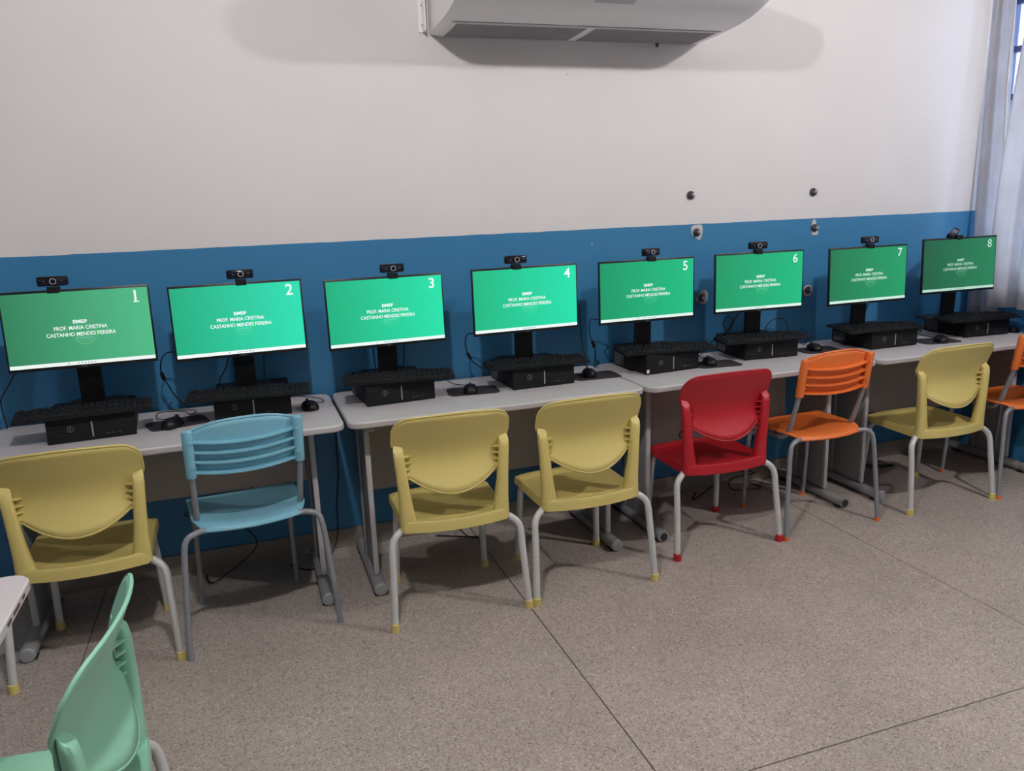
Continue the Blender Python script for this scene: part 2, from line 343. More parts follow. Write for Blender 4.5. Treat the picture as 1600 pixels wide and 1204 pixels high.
for (a, b) in ((1.395, 1.965), (2.005, 2.592)):
    g = undersheet('intake_grille', M_acg, a, b, .082, -.128, .0055, .004)
    for i in range(1, 24):
        y = .082-.21*i/24
        MB().box(((a+b)/2, y-WALL_Y, under(y)-2.2-.006), (b-a-.006, .003, .0022)).obj('grille_slat', M_acg, g, smooth=None)
undersheet('seam', M_acd, 1.375, 2.61, -.142, -.147, .0012, .003)
undersheet('seam', M_acd, 1.40, 2.60, -.455, -.46, .0012, .003)
dp = undersheet('display_panel', M_acp, 1.885, 2.055, -.375, -.44, .0022, .003)
undersheet('display_window', M_acd, 1.905, 1.93, -.395, -.42, .003, .002, dp); undersheet('display_window', mat('ac display mark', (172, 170, 176), .4), 1.95, 2.0, -.397, -.417, .003, .002, dp)
br = MB().box((1.312, -.028, .19), (.006, .05, .30)).box((1.309, -.0035, .19), (.034, .005, .30)).obj('bracket', M_ac, ac, smooth=None)
for z in (.068, .145, .26): MB().lathe([(.007, 0), (.007, .003), (.004, .006), (.0005, .0065)], c=(1.313, -.006, z), axis='y', seg=12).obj('screw', M_acs, br)
MB().lathe([(.008, .02), (.008, -.012), (.005, -.016)], c=(2.41, -.03, .022), seg=12).obj('drain_nipple', M_acs, ac)

# ------------------------------------------------------------------ desks
M_top = mat('pale grey laminate', (200, 193, 194), .38, var=.03, scale=5); M_edge = mat('pale edge band', (176, 170, 170), .45)
M_steel = mat('grey painted steel', (148, 146, 146), .42, .15); M_panel = mat('grey modesty panel', (176, 166, 156), .55, var=.04)
M_cap = mat('grey plastic foot cap', (150, 150, 150), .5); M_capd = mat('open tube end', (40, 36, 36), .8)
DZ = .74
def desk(x0, x1, fl_x, fr_x, posty, label, caps, yf=-.495, mz=.285):
    cx = (x0+x1)/2; yb = .075
    r = empty('computer_desk', (cx, (yf+yb)/2, 0), 0, label, 'desk', 'computer desks along the wall'); oy = (yf+yb)/2
    top = MB().prism(rrect(x0-cx, x1-cx, yf-oy, yb-oy, .05, 8), DZ-.026, DZ, .0035).obj('desk_top', M_top, r)
    MB().prism(rrect(x0-cx-.0012, x1-cx+.0012, yf-oy-.0012, yb-oy+.0012, .0512, 8), DZ-.021, DZ-.006, .001).obj('edge_band', M_edge, top)
    MB().box(((fl_x+fr_x)/2-cx, .02-oy, (mz+.712)/2), (fr_x-fl_x-.03, .015, .712-mz)).obj('modesty_panel', M_panel, r, smooth=None)
    for s, fx in ((0, fl_x), (1, fr_x)):
        lg = MB().bbox((fx-cx, posty+.11-oy, .385), (.012, .19, .66), .003).bbox((fx-cx, posty+.215-oy, .385), (.03, .03, .66), .006).obj('leg', M_steel, r)
        MB().bbox((fx-cx, posty-oy, .385), (.022, .022, .66), .005).obj('front_post', mat('pale grey post', (182, 180, 180), .4, .1), lg)
        MB().bbox((fx-cx, posty+.1-oy, DZ-.026-.012), (.04, .42, .022), .004).obj('top_rail', M_steel, r)
        MB().lathe([(.005, 0), (.005, .003), (.001, .004)], c=(fx-cx-.006, posty+.06-oy, .52), axis='x', seg=8).obj('screw_hole', M_capd, lg)
        ft = MB().tube([(fx-cx, .045-oy, .031), (fx-cx, -.25-oy, .031), (fx-cx, -.455-oy, .028)], .029, 14, 0, True, .78).obj('foot', M_steel, r)
        MB().bbox((fx-cx, .0-oy, .006), (.05, .05, .012), .004).obj('foot_pad', M_capd, ft); MB().bbox((fx-cx, -.42-oy, .004), (.05, .04, .008), .002).obj('foot_pad', M_capd, ft)
        if caps[s]: MB().lathe([(.0275, -.012), (.0275, .002), (.023, .007), (.010, .009)], c=(fx-cx, -.452-oy, .0285), axis='y', seg=16).obj('foot_cap', M_cap, ft)
        else: MB().lathe([(.019, -.002), (.019, .0015), (.001, .0016)], c=(fx-cx, -.455-oy, .028), axis='y', seg=16).obj('tube_opening', M_capd, ft)
    return r
desk(-.47, .785, -.38, .672, -.28, 'grey desk under the monitors numbered one and two', (1, 1), mz=.375)
desk(.80, 2.055, .878, 1.93, -.36, 'grey desk under the monitors numbered three and four', (1, 1))
desk(2.068, 3.295, 2.165, 3.175, -.30, 'grey desk under the monitors numbered five and six', (0, 0))
desk(3.305, 4.50, 3.40, 4.40, -.31, 'grey desk under the monitors numbered seven and eight', (1, 1))

# ------------------------------------------------------------------ computers
M_blk = mat('black matte plastic', (19, 19, 21), .55, var=.1, spec=.25); M_blk2 = mat('black satin plastic', (15, 15, 17), .42, spec=.3); M_bez = mat('black bezel', (16, 18, 22), .35)
M_sil = mat('silver strip', (165, 165, 168), .35, .5); M_ring = mat('grey logo', (120, 120, 124), .4, .3); M_key = mat('black keycap', (17, 17, 19), .6, spec=.2); M_port = mat('port metal', (70, 70, 74), .4, .5)
M_vent = mat('grey metal vent', (100, 100, 100), .5, .2, var=.5, scale=120); M_dark = mat('deep black', (9, 9, 10), .7); M_stick = mat('white sticker', (215, 215, 212), .6)
ct = MB().bbox((0, .1515, .0475), (.288, .283, .087), .004).mesh('case', M_blk, 35)
cf = MB().bbox((0, .006, .047), (.290, .012, .092), .003)
cfm = cf.mesh('front_panel', M_blk, 35)
hx = MB()
for i in range(9):
    for j in range(5): hx.box((-.135+i*.015+(j % 2)*.0075, -.0002, .012+j*.017), (.011, .0012, .0105))
hxm = hx.mesh('front_texture', mat('black textured plastic', (25, 25, 27), .5, spec=.25), None)
def ring_mesh(name, r0, r1, m, a0=0, a1=360, n=24, th=.0012):
    V = []; Fc = []
    for i in range(n+1):
        t = math.radians(a0+(a1-a0)*i/n)
        for y in (0, -th):
            V += [(r0*math.cos(t), y, r0*math.sin(t)), (r1*math.cos(t), y, r1*math.sin(t))]
    for i in range(n):
        a, b = 4*i, 4*i+4; Fc += [(a, b, b+1, a+1), (a+2, a+3, b+3, b+2), (a, a+2, b+2, b), (a+1, b+1, b+3, a+3)]
    return MB().add(V, Fc).mesh(name, m)
lgm = ring_mesh('badge_ring', .0098, .0115, M_ring)
lgt = text_mesh('DELL', .0165, .0055, M_ring, .02)
ven = MB().box((-.1455, .235, .047), (.0015, .085, .066)).mesh('side_vent', M_vent)
vh = MB()
for i in range(7):
    for j in range(5): vh.box((-.1463, .2+i*.0115+(j % 2)*.004, .022+j*.0125), (.0012, .0065, .0045))
vhm = vh.mesh('vent_holes', M_dark)
PCS = {1: (-.0941, -.2863, .0762), 2: (.468, -.222, -.03), 3: (1.0493, -.2584, .0706), 4: (1.6788, -.2622, .0337), 5: (2.3209, -.2551, .0839), 6: (2.895, -.2117, -.08), 7: (3.5926, -.2744, -.0041), 8: (4.2403, -.2525, -.06)}
for k, (x, y, a) in PCS.items():
    r = empty('desktop_computer', (x, y, DZ), a, 'black desktop computer lying flat under the monitor numbered %s' % NUM[k] if k != 5 else 'black desktop computer with a small white sticker, under the monitor numbered five', 'computer', 'desktop computers on the desks')
    link('case', ct, r); f = link('front_panel', cfm, r)
    hx_o = link('front_texture', hxm, f); hx_o['kind'] = 'stuff'
    b = link('logo_badge', lgm, f, (-.068, 0, .05)); link('logo_lettering', lgt, b, (0, -.0014, 0), (0, PI/2, 0))
    MB().bbox((.002, -.0008, .043), (.0055, .002, .058), .0006, 1).obj('silver_strip', M_sil, f, smooth=None)
    for px in (.052, .068): MB().bbox((px, -.0004, .02), (.0125, .0015, .0055), .0005, 1).obj('usb_port', M_port, f, smooth=None)
    MB().lathe([(.004, 0), (.004, .001), (.001, .0012)], c=(.09, -.0002, .02), axis='y', seg=10).obj('audio_port', M_port, f)
    sv = link('side_vent', ven, r); q = link('vent_holes', vhm, sv); q['kind'] = 'stuff'
    if k == 5: MB().box((-.137, -.001, .017), (.013, .001, .016)).obj('sticker', M_stick, f, smooth=None)

# monitors: x, y, z of the top edge, turn, tilt; left and right screen colour, lettering colour, viewing-angle brightness painted into both
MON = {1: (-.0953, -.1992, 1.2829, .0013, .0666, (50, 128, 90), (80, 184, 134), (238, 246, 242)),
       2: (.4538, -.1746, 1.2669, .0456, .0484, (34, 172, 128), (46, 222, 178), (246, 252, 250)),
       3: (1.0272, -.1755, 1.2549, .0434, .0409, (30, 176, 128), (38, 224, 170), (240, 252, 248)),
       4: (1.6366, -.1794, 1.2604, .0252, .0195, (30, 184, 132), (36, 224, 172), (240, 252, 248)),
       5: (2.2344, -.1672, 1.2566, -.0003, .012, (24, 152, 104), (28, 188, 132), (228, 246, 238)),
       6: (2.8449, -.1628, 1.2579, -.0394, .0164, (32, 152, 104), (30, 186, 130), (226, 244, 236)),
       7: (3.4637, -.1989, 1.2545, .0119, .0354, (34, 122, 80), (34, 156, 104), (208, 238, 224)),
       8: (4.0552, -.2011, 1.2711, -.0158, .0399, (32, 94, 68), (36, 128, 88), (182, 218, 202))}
MW, MH = .490, .286
pt = PCS[1]
shell = MB().bbox((0, .006, -MH/2), (MW, .012, MH), .0025, 2)
shell.rings([[(sx*.44*k2, yy, -.143+sz*.125*k3) for sx, sz in ((-.5, -1), (.5, -1), (.5, 1), (-.5, 1))] for k2, k3, yy in ((1, 1, .011), (.93, .93, .028), (.6, .62, .043))])
shm = shell.mesh('panel_housing', M_bez, 30)
basem = MB().prism(rrect(-.10, .10, -.068, .068, .03, 6), 0, .010, .003).mesh('stand_base', M_blk2, 35)
dlm = text_mesh('DELL', .018, .0055, mat('bezel logo', (110, 112, 116), .4), .01)
for k, (x, y, zt, a, t, cl, cr_, tx) in MON.items():
    PZ = DZ+.0935; by = .115
    r = empty('monitor', (x-math.sin(a)*by, y+math.cos(a)*by, PZ), a, 'black monitor with a green screen showing the number %s' % NUM[k], 'monitor', 'monitors in a row along the wall')
    hz = zt-PZ
    ph = link('panel_housing', shm, r, (0, -by, hz), (-t, 0, 0))
    dm = falloff_picture('screen picture %d' % k, cl, cr_)
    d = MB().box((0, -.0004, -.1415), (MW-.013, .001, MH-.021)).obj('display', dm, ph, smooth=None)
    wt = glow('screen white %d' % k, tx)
    MB().box((0, -.0014, -.2675), (MW-.013, .0008, .0130)).obj('taskbar', wt, d, smooth=None)
    ic = MB()
    for q in range(7): ic.box((-.03+q*.011+(-.02 if q == 0 else 0), -.0020, -.2675), (.0045, .0006, .004))
    o = ic.obj('taskbar_icons', glow('taskbar icon', (120, 150, 165)), d, smooth=None); o['kind'] = 'stuff'
    link('screen_number', text_mesh(str(k), None, .043, wt, .012), d, (.196, -.0012, -.040))
    if k == 1: MB().box((.1975, -.0012, -.0600), (.019, .0006, .0036)).obj('number_base', wt, d, smooth=None)
    link('lettering', text_mesh('EMEF', .046, .0125, wt, .035), d, (.004, -.0016, -.118))
    link('lettering', text_mesh('PROF. MARIA CRISTINA', .174, .0140, wt, .016), d, (.004, -.0016, -.1395))
    link('lettering', text_mesh('CASTANHO MENDES PEREIRA', .226, .0140, wt, .016), d, (.004, -.0016, -.1625))
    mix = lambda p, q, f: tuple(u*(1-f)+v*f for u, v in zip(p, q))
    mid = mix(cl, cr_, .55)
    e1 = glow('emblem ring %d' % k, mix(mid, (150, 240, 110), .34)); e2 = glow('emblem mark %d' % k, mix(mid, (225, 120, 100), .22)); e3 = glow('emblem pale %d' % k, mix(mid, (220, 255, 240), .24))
    em = link('emblem_ring', ring_mesh('emblem_ring', .0385, .0415, e1, 205, 385, 30, .0004), d, (.014, -.0010, -.160))
    link('emblem_ring', ring_mesh('emblem_ring_top', .039, .041, e3, 95, 140, 10, .0004), d, (.014, -.0010, -.150))
    MB().box((.052, -.0011, -.118), (.002, .0004, .045)).box((.040, -.0011, -.0965), (.026, .0004, .002)).obj('emblem_corner', e2, d, smooth=None)
    eb = MB()
    for q in range(6): eb.box((-.012+q*.0095, -.0011, -.1775), (.0075, .0004, .0085))
    eb.box((.012, -.0011, -.188), (.05, .0004, .0022))
    eb.obj('emblem_lettering', e3, d, smooth=None)
    link('bezel_logo', dlm, ph, (0, -.0006, -.2805))
    # stand
    zb = hz-.20
    MB().rings([[(-w_, yy, z_), (w_, yy, z_), (w_, yy+.022, z_), (-w_, yy+.022, z_)] for w_, z_, yy in ((.044, .006, -by+.050), (.040, .03, -by+.040), (.038, zb+.03, -by+.034), (.038, zb+.10, -by+.026))]).obj('stand_neck', M_blk2, r, smooth=30)
    link('stand_base', basem, r)

# webcams
wcb = MB().bbox((0, 0, .028), (.098, .024, .034), .006, 3).mesh('webcam_body', M_blk2, 40)
wcf = MB().bbox((0, -.0125, .028), (.09, .002, .027), .003, 2).mesh('front_plate', mat('glossy black face', (24, 24, 34), .15), 40)
wr1 = ring_mesh('lens_ring', .0085, .0108, mat('silver lens ring', (196, 196, 200), .3, .4), th=.003)
wr2 = MB().lathe([(.0085, 0), (.0085, .0015), (.004, .0022), (.0004, .0023)], axis='y', seg=18).mesh('lens', mat('lens glass', (14, 14, 20), .06), 40)
wc1 = MB().bbox((0, -.004, .0055), (.040, .026, .011), .003, 2).bbox((0, -.0165, -.003), (.040, .006, .018), .002, 1).bbox((0, .020, -.006), (.036, .03, .012), .003, 1).mesh('clip', M_blk, 35)
wc2 = MB().box((0, 0, 0), (.006, .0006, .003)).mesh('mark', M_ring)
WC = {1: (-.1607, .02, 0), 2: (.473, -.03, .05), 3: (1.0616, .02, 0), 4: (1.5947, 0, 0), 5: (2.2532, .30, .02), 6: (2.8315, .05, -.06), 7: (3.4668, .02, .03), 8: (4.0379, .45, .95)}
for k, (wx, rz, rx) in WC.items():
    x, y, zt, a, t = MON[k][:5]
    yy = y+(wx-x)*math.tan(a)
    lab = 'black webcam clipped on top of the monitor numbered %s' % NUM[k] if k < 8 else 'black webcam turned and tipped back on top of the monitor numbered eight'
    r = empty('webcam', (wx, yy+.006, zt+.0005), a, lab, 'webcam', 'webcams on the monitors')
    link('clip', wc1, r)
    b = link('webcam_body', wcb, r, (0, 0, .002), (-rx, -.30 if k == 8 else 0, rz))
    link('front_plate', wcf, b); link('lens_ring', wr1, b, (.003, -.0135, .028)); link('lens', wr2, b, (.003, -.0135, .028)); link('mark', wc2, b, (.03, -.0137, .030)); link('mark', wc2, b, (-.026, -.0137, .028))

# keyboards
kb = MB(); kb.rings([[(sx*.226, yy, z_) for sx, yy, z_ in ((-1, 0, 0), (1, 0, 0), (1, .128, 0), (-1, .128, 0))], [(sx*.226, yy, z_) for sx, yy, z_ in ((-1, 0, .010), (1, 0, .010), (1, .128, .020), (-1, .128, .020))], [(sx*.222, yy, z_) for sx, yy, z_ in ((-1, .004, .012), (1, .004, .012), (1, .124, .022), (-1, .124, .022))]])
kbm = kb.mesh('keyboard_body', M_blk, 30)
ks = MB(); U = .0191
def key(x, y, wd):
    z = .0125+y*.08; g = .0011
    x0, x1, y0_, y1_ = x+g, x+wd*U-g, y+g, y+.0185-g
    i = .0022
    ks.rings([[(x0, y0_, z), (x1, y0_, z), (x1, y1_, z+.0013), (x0, y1_, z+.0013)], [(x0+i, y0_+i, z+.006), (x1-i, y0_+i, z+.006), (x1-i, y1_-i, z+.0075), (x0+i, y1_-i, z+.0075)]])
rows = [(.006, [1.25, 1.25, 1.25, 6.25, 1.25, 1.25, 1.25, 1.25]), (.0245, [2.25]+[1]*10+[2.75]), (.043, [1.75]+[1]*11+[2.25]), (.0615, [1.5]+[1]*12+[1.5]), (.080, [1]*13+[2]), (.1025, [1, -1, 1, 1, 1, 1, -.5, 1, 1, 1, 1, -.5, 1, 1, 1, 1])]
XL = -.2155
for y, ws in rows:
    x = XL
    for w_ in ws:
        if w_ > 0: key(x, y, w_)
        x += abs(w_)*U
xn = XL+15.25*U
for i in range(3):
    key(xn+i*U, .006, 1); key(xn+i*U, .0615, 1); key(xn+i*U, .080, 1); key(xn+i*U, .1025, 1)
key(xn+U, .0245, 1)
xn2 = xn+3.25*U
for i in range(4):
    for y in (.006, .0245, .043, .0615, .080): key(xn2+i*U, y, 1)
ksm = ks.mesh('keys', M_key)
KB = {1: (-.1084, -.3158, 4.9), 2: (.4512, -.300, -6.2), 3: (1.0404, -.2936, -7.0), 4: (1.657, -.290, -2.1), 5: (2.305, -.275, -5.4), 6: (2.845, -.256, -5.5), 7: (3.515, -.300, -3.2), 8: (4.175, -.302, -3.0)}
for k, (x, y, a) in KB.items():
    r = empty('keyboard', (x, y, DZ+.0945), math.radians(a), 'black keyboard resting on the computer of the monitor numbered %s' % NUM[k], 'keyboard', 'keyboards on the computers')
    link('keyboard_body', kbm, r); o = link('keys', ksm, r); o['kind'] = 'stuff'

# mice and mouse pads
def dome():
    rg = []
    for i, t in enumerate((0, .12, .3, .5, .7, .85, .95, 1)):
        h = .004+.030*math.sin(min(1, t)*PI/2); sc = math.cos(t*PI/2*.985)**.62
        ring = []
        for j in range(24):
            q = 2*PI*j/24; c, s_ = math.cos(q), math.sin(q)
            wv = .031*(1+.08*s_*-1)
            ring.append((wv*abs(c)**.85*(1 if c > 0 else -1)*sc, .054*abs(s_)**.85*(1 if s_ > 0 else -1)*sc-.006*t, h))
        rg.append(ring)
    rg.insert(0, [(p[0]*.94, p[1]*.94, 0) for p in rg[0]]); return rg
mdm = MB().rings(dome()).mesh('mouse_body', M_blk2, 50)
mwm = MB().lathe([(.0085, -.003), (.0095, 0), (.0085, .003)], axis='x', seg=14).mesh('scroll_wheel', mat('grey rubber wheel', (58, 58, 60), .7), 40)
mbm = MB().box((0, .025, .028), (.001, .04, .012)).mesh('button_gap', M_dark)
padm = MB().prism(rrect(-.11, .11, -.075, .075, .03, 6), 0, .003, .001).mesh('pad', mat('dark cloth pad', (44, 38, 42), .85, var=.15, scale=80), 35)
M_cab = mat('black cable', (22, 22, 24), .5)
MOUSE = {1: (.1718, -.2284, -.5, [(0, .05, .008), (-.03, .09, .006), (-.10, .06, .01), (-.13, .12, .02), (-.06, .17, .012), (.00, .12, .012), (-.02, .19, .012), (-.12, .17, .02), (-.16, .25, .03)]),
         2: (.6858, -.1838, .25, [(0, .05, .008), (.02, .08, .006), (.075, .055, .006), (.085, .12, .008), (.03, .2, .01), (.0, .25, .01)]),
         3: (1.3559, -.2172, -.25, [(0, .05, .010), (-.01, .09, .008), (-.07, .13, .01), (-.10, .18, .02), (-.09, .24, .03)]),
         4: (1.9362, -.1633, -.2, [(0, .05, .010), (.01, .09, .01), (.02, .15, .04), (.015, .2, .12), (.01, .23, .3)]),
         5: (2.5487, -.1998, -.3, [(0, .05, .010), (-.02, .09, .02), (-.06, .11, .05), (-.07, .06, .06), (-.04, .12, .02), (.02, .2, .01), (.02, .25, .02)]),
         6: (3.1992, -.1476, -.2, [(0, .05, .010), (-.02, .1, .02), (.05, .14, .04), (.03, .2, .08)]),
         7: (3.896, -.275, -.5, [(0, .05, .010), (-.04, .1, .012), (-.09, .14, .02), (-.03, .2, .02), (-.06, .26, .03), (-.02, .3, .03)]),
         8: (4.452, -.216, -.2, [(0, .05, .008), (-.02, .12, .008), (-.04, .2, .01)])}
PAD = {1: (.185, -.175, .28), 3: (1.375, -.190, -.12), 4: (1.965, -.165, -.05), 5: (2.585, -.205, -.12), 6: (3.225, -.15, -.1), 7: (3.90, -.24, -.1)}
for k, (x, y, a) in PAD.items():
    tag(link('mouse_pad', padm, None, (x, y, DZ+.0005), (0, 0, a)), 'dark mouse pad beside the computer of the monitor numbered %s' % NUM[k], 'mouse pad', 'mouse pads on the desks')
for k, (x, y, a, cab) in MOUSE.items():
    r = empty('mouse', (x, y, DZ+(.0042 if k in PAD else .001)), a, 'black mouse right of the computer of the monitor numbered %s%s' % (NUM[k], ', on a mouse pad' if k in PAD else ', on the bare desk'), 'mouse', 'mice on the desks')
    b = link('mouse_body', mdm, r); link('scroll_wheel', mwm, b, (0, .027, .030)); link('button_gap', mbm, b)
    MB().tube(cab, .0020, 7, 8).obj('mouse_cable', M_cab, r)

# power and video cables behind the monitors
def cable(pts, r, lab, lump=None, group='cables behind the monitors', name='power_cable'):
    P = [Vector(p) for p in pts]; o = P[0]
    rt = empty(name, o, 0, lab, 'cable', group)
    MB().tube([p-o for p in P], r, 7, 10).obj('cord', M_cab, rt)
    if lump is not None:
        d = (P[lump+1]-P[lump-1]).normalized()*.016
        MB().tube([P[lump]-o-d, P[lump]-o, P[lump]-o+d], .0075, 10).obj('ferrite_bead', M_blk, rt)
cable([(.215, -.10, 1.005), (.173, -.06, 1.001), (.149, -.06, .98), (.139, -.05, .94), (.142, -.04, .904), (.156, -.03, .866), (.177, -.01, .81), (.215, .03, .750)], .0028, 'black cable with a bead, looping left of the monitor numbered two', 4)
cable([(-.33, -.13, .99), (-.36, -.06, .973), (-.379, -.06, .941), (-.405, -.05, .904), (-.43, -.03, .86), (-.44, .03, .746)], .0028, 'black cable hanging left of the monitor numbered one')
cable([(1.435, -.11, .978), (1.40, -.06, .967), (1.387, -.06, .932), (1.392, -.06, .896), (1.404, -.05, .867), (1.431, -.03, .83), (1.48, .0, .79), (1.50, .05, .748)], .0028, 'black cable with a bead, looping left of the monitor numbered four', 4)
cable([(2.04, -.11, .984), (2.0, -.06, .985), (1.989, -.06, .949), (1.994, -.06, .904), (2.013, -.05, .866), (2.027, -.04, .828), (2.031, -.02, .746)], .0028, 'black cable with a bead, hanging left of the monitor numbered five', 4)
cable([(2.091, 0, .85), (2.116, 0, .838), (2.095, 0, .812), (2.136, .02, .765), (2.15, .03, .745)], .0024, 'thin black cable bent behind the left corner of the computer with the sticker')
cable([(2.815, -.10, .99), (2.80, -.06, .948), (2.751, -.05, .866), (2.722, -.05, .907), (2.749, -.045, .934), (2.783, -.04, .912), (2.751, -.03, .857), (2.717, .04, .80), (2.70, .06, .746)], .0026, 'curled black cable under the left half of the monitor numbered six')
cable([(3.02, .02, .846), (3.056, .02, .882), (3.103, .03, .891), (3.151, .03, .879), (3.179, .04, .83), (3.185, .05, .746)], .0026, 'black cable arching above the keyboard under the right half of the monitor numbered six')
cable([(.98, -.11, .99), (.979, -.06, .939), (.982, -.05, .89), (.987, -.03, .845), (.99, .0, .836)], .0026, 'black cable left of the stand of the monitor numbered three')
cable([(1.112, -.11, .99), (1.112, -.06, .939), (1.107, -.05, .86), (1.105, .0, .838)], .0026, 'black cable right of the stand of the monitor numbered three')
cable([(.395, -.11, .99), (.39, -.06, .949), (.377, -.05, .911), (.353, -.03, .871), (.345, .0, .838)], .0026, 'black cable left of the stand of the monitor numbered two')
cable([(.532, -.11, .99), (.532, -.06, .959), (.524, -.05, .864), (.52, .0, .838)], .0026, 'black cable right of the stand of the monitor numbered two')
cable([(3.63, -.12, .99), (3.615, -.06, .944), (3.584, -.05, .869), (3.57, .0, .84)], .0026, 'black cable right of the stand of the monitor numbered seven')
# cables on the floor and wall beneath the desks
cable([(.803, .07, .73), (.812, .085, .62), (.804, .088, .487), (.803, .088, .367), (.784, .088, .216), (.77, .07, .06), (.70, -.05, .006), (.62, -.10, .006), (.55, -.02, .006)], .003, 'black cable dropping between the first two desks to the floor', None, 'cables under the desks')
rn = random.Random(5)
tang = [('desk behind the red chair', 2.62, 5), ('desk between the red and orange chairs', 2.86, 6), ('desk of monitors one and two', .30, 4), ('desk of monitors three and four', 1.35, 4), ('desk of monitors seven and eight', 3.75, 4)]
for lab, cx, n in tang:
    pts = [(cx+rn.uniform(-.03, .03), .055, .70), (cx+rn.uniform(-.06, .06), .05, .45)]
    for i in range(n): pts.append((cx+.16*math.cos(i*2.3+cx)+rn.uniform(-.03, .03), -.02+.05*math.sin(i*1.7), max(.05, .30-.05*i+rn.uniform(-.03, .05))))
    pts += [(cx+rn.uniform(-.1, .1), -.05, .02), (cx+rn.uniform(-.12, .12), -.06, .006), (cx+rn.uniform(-.14, .14), .03, .006)]
    cable(pts, .0032, 'tangled black cable hanging under the '+lab, None, 'cables under the desks')

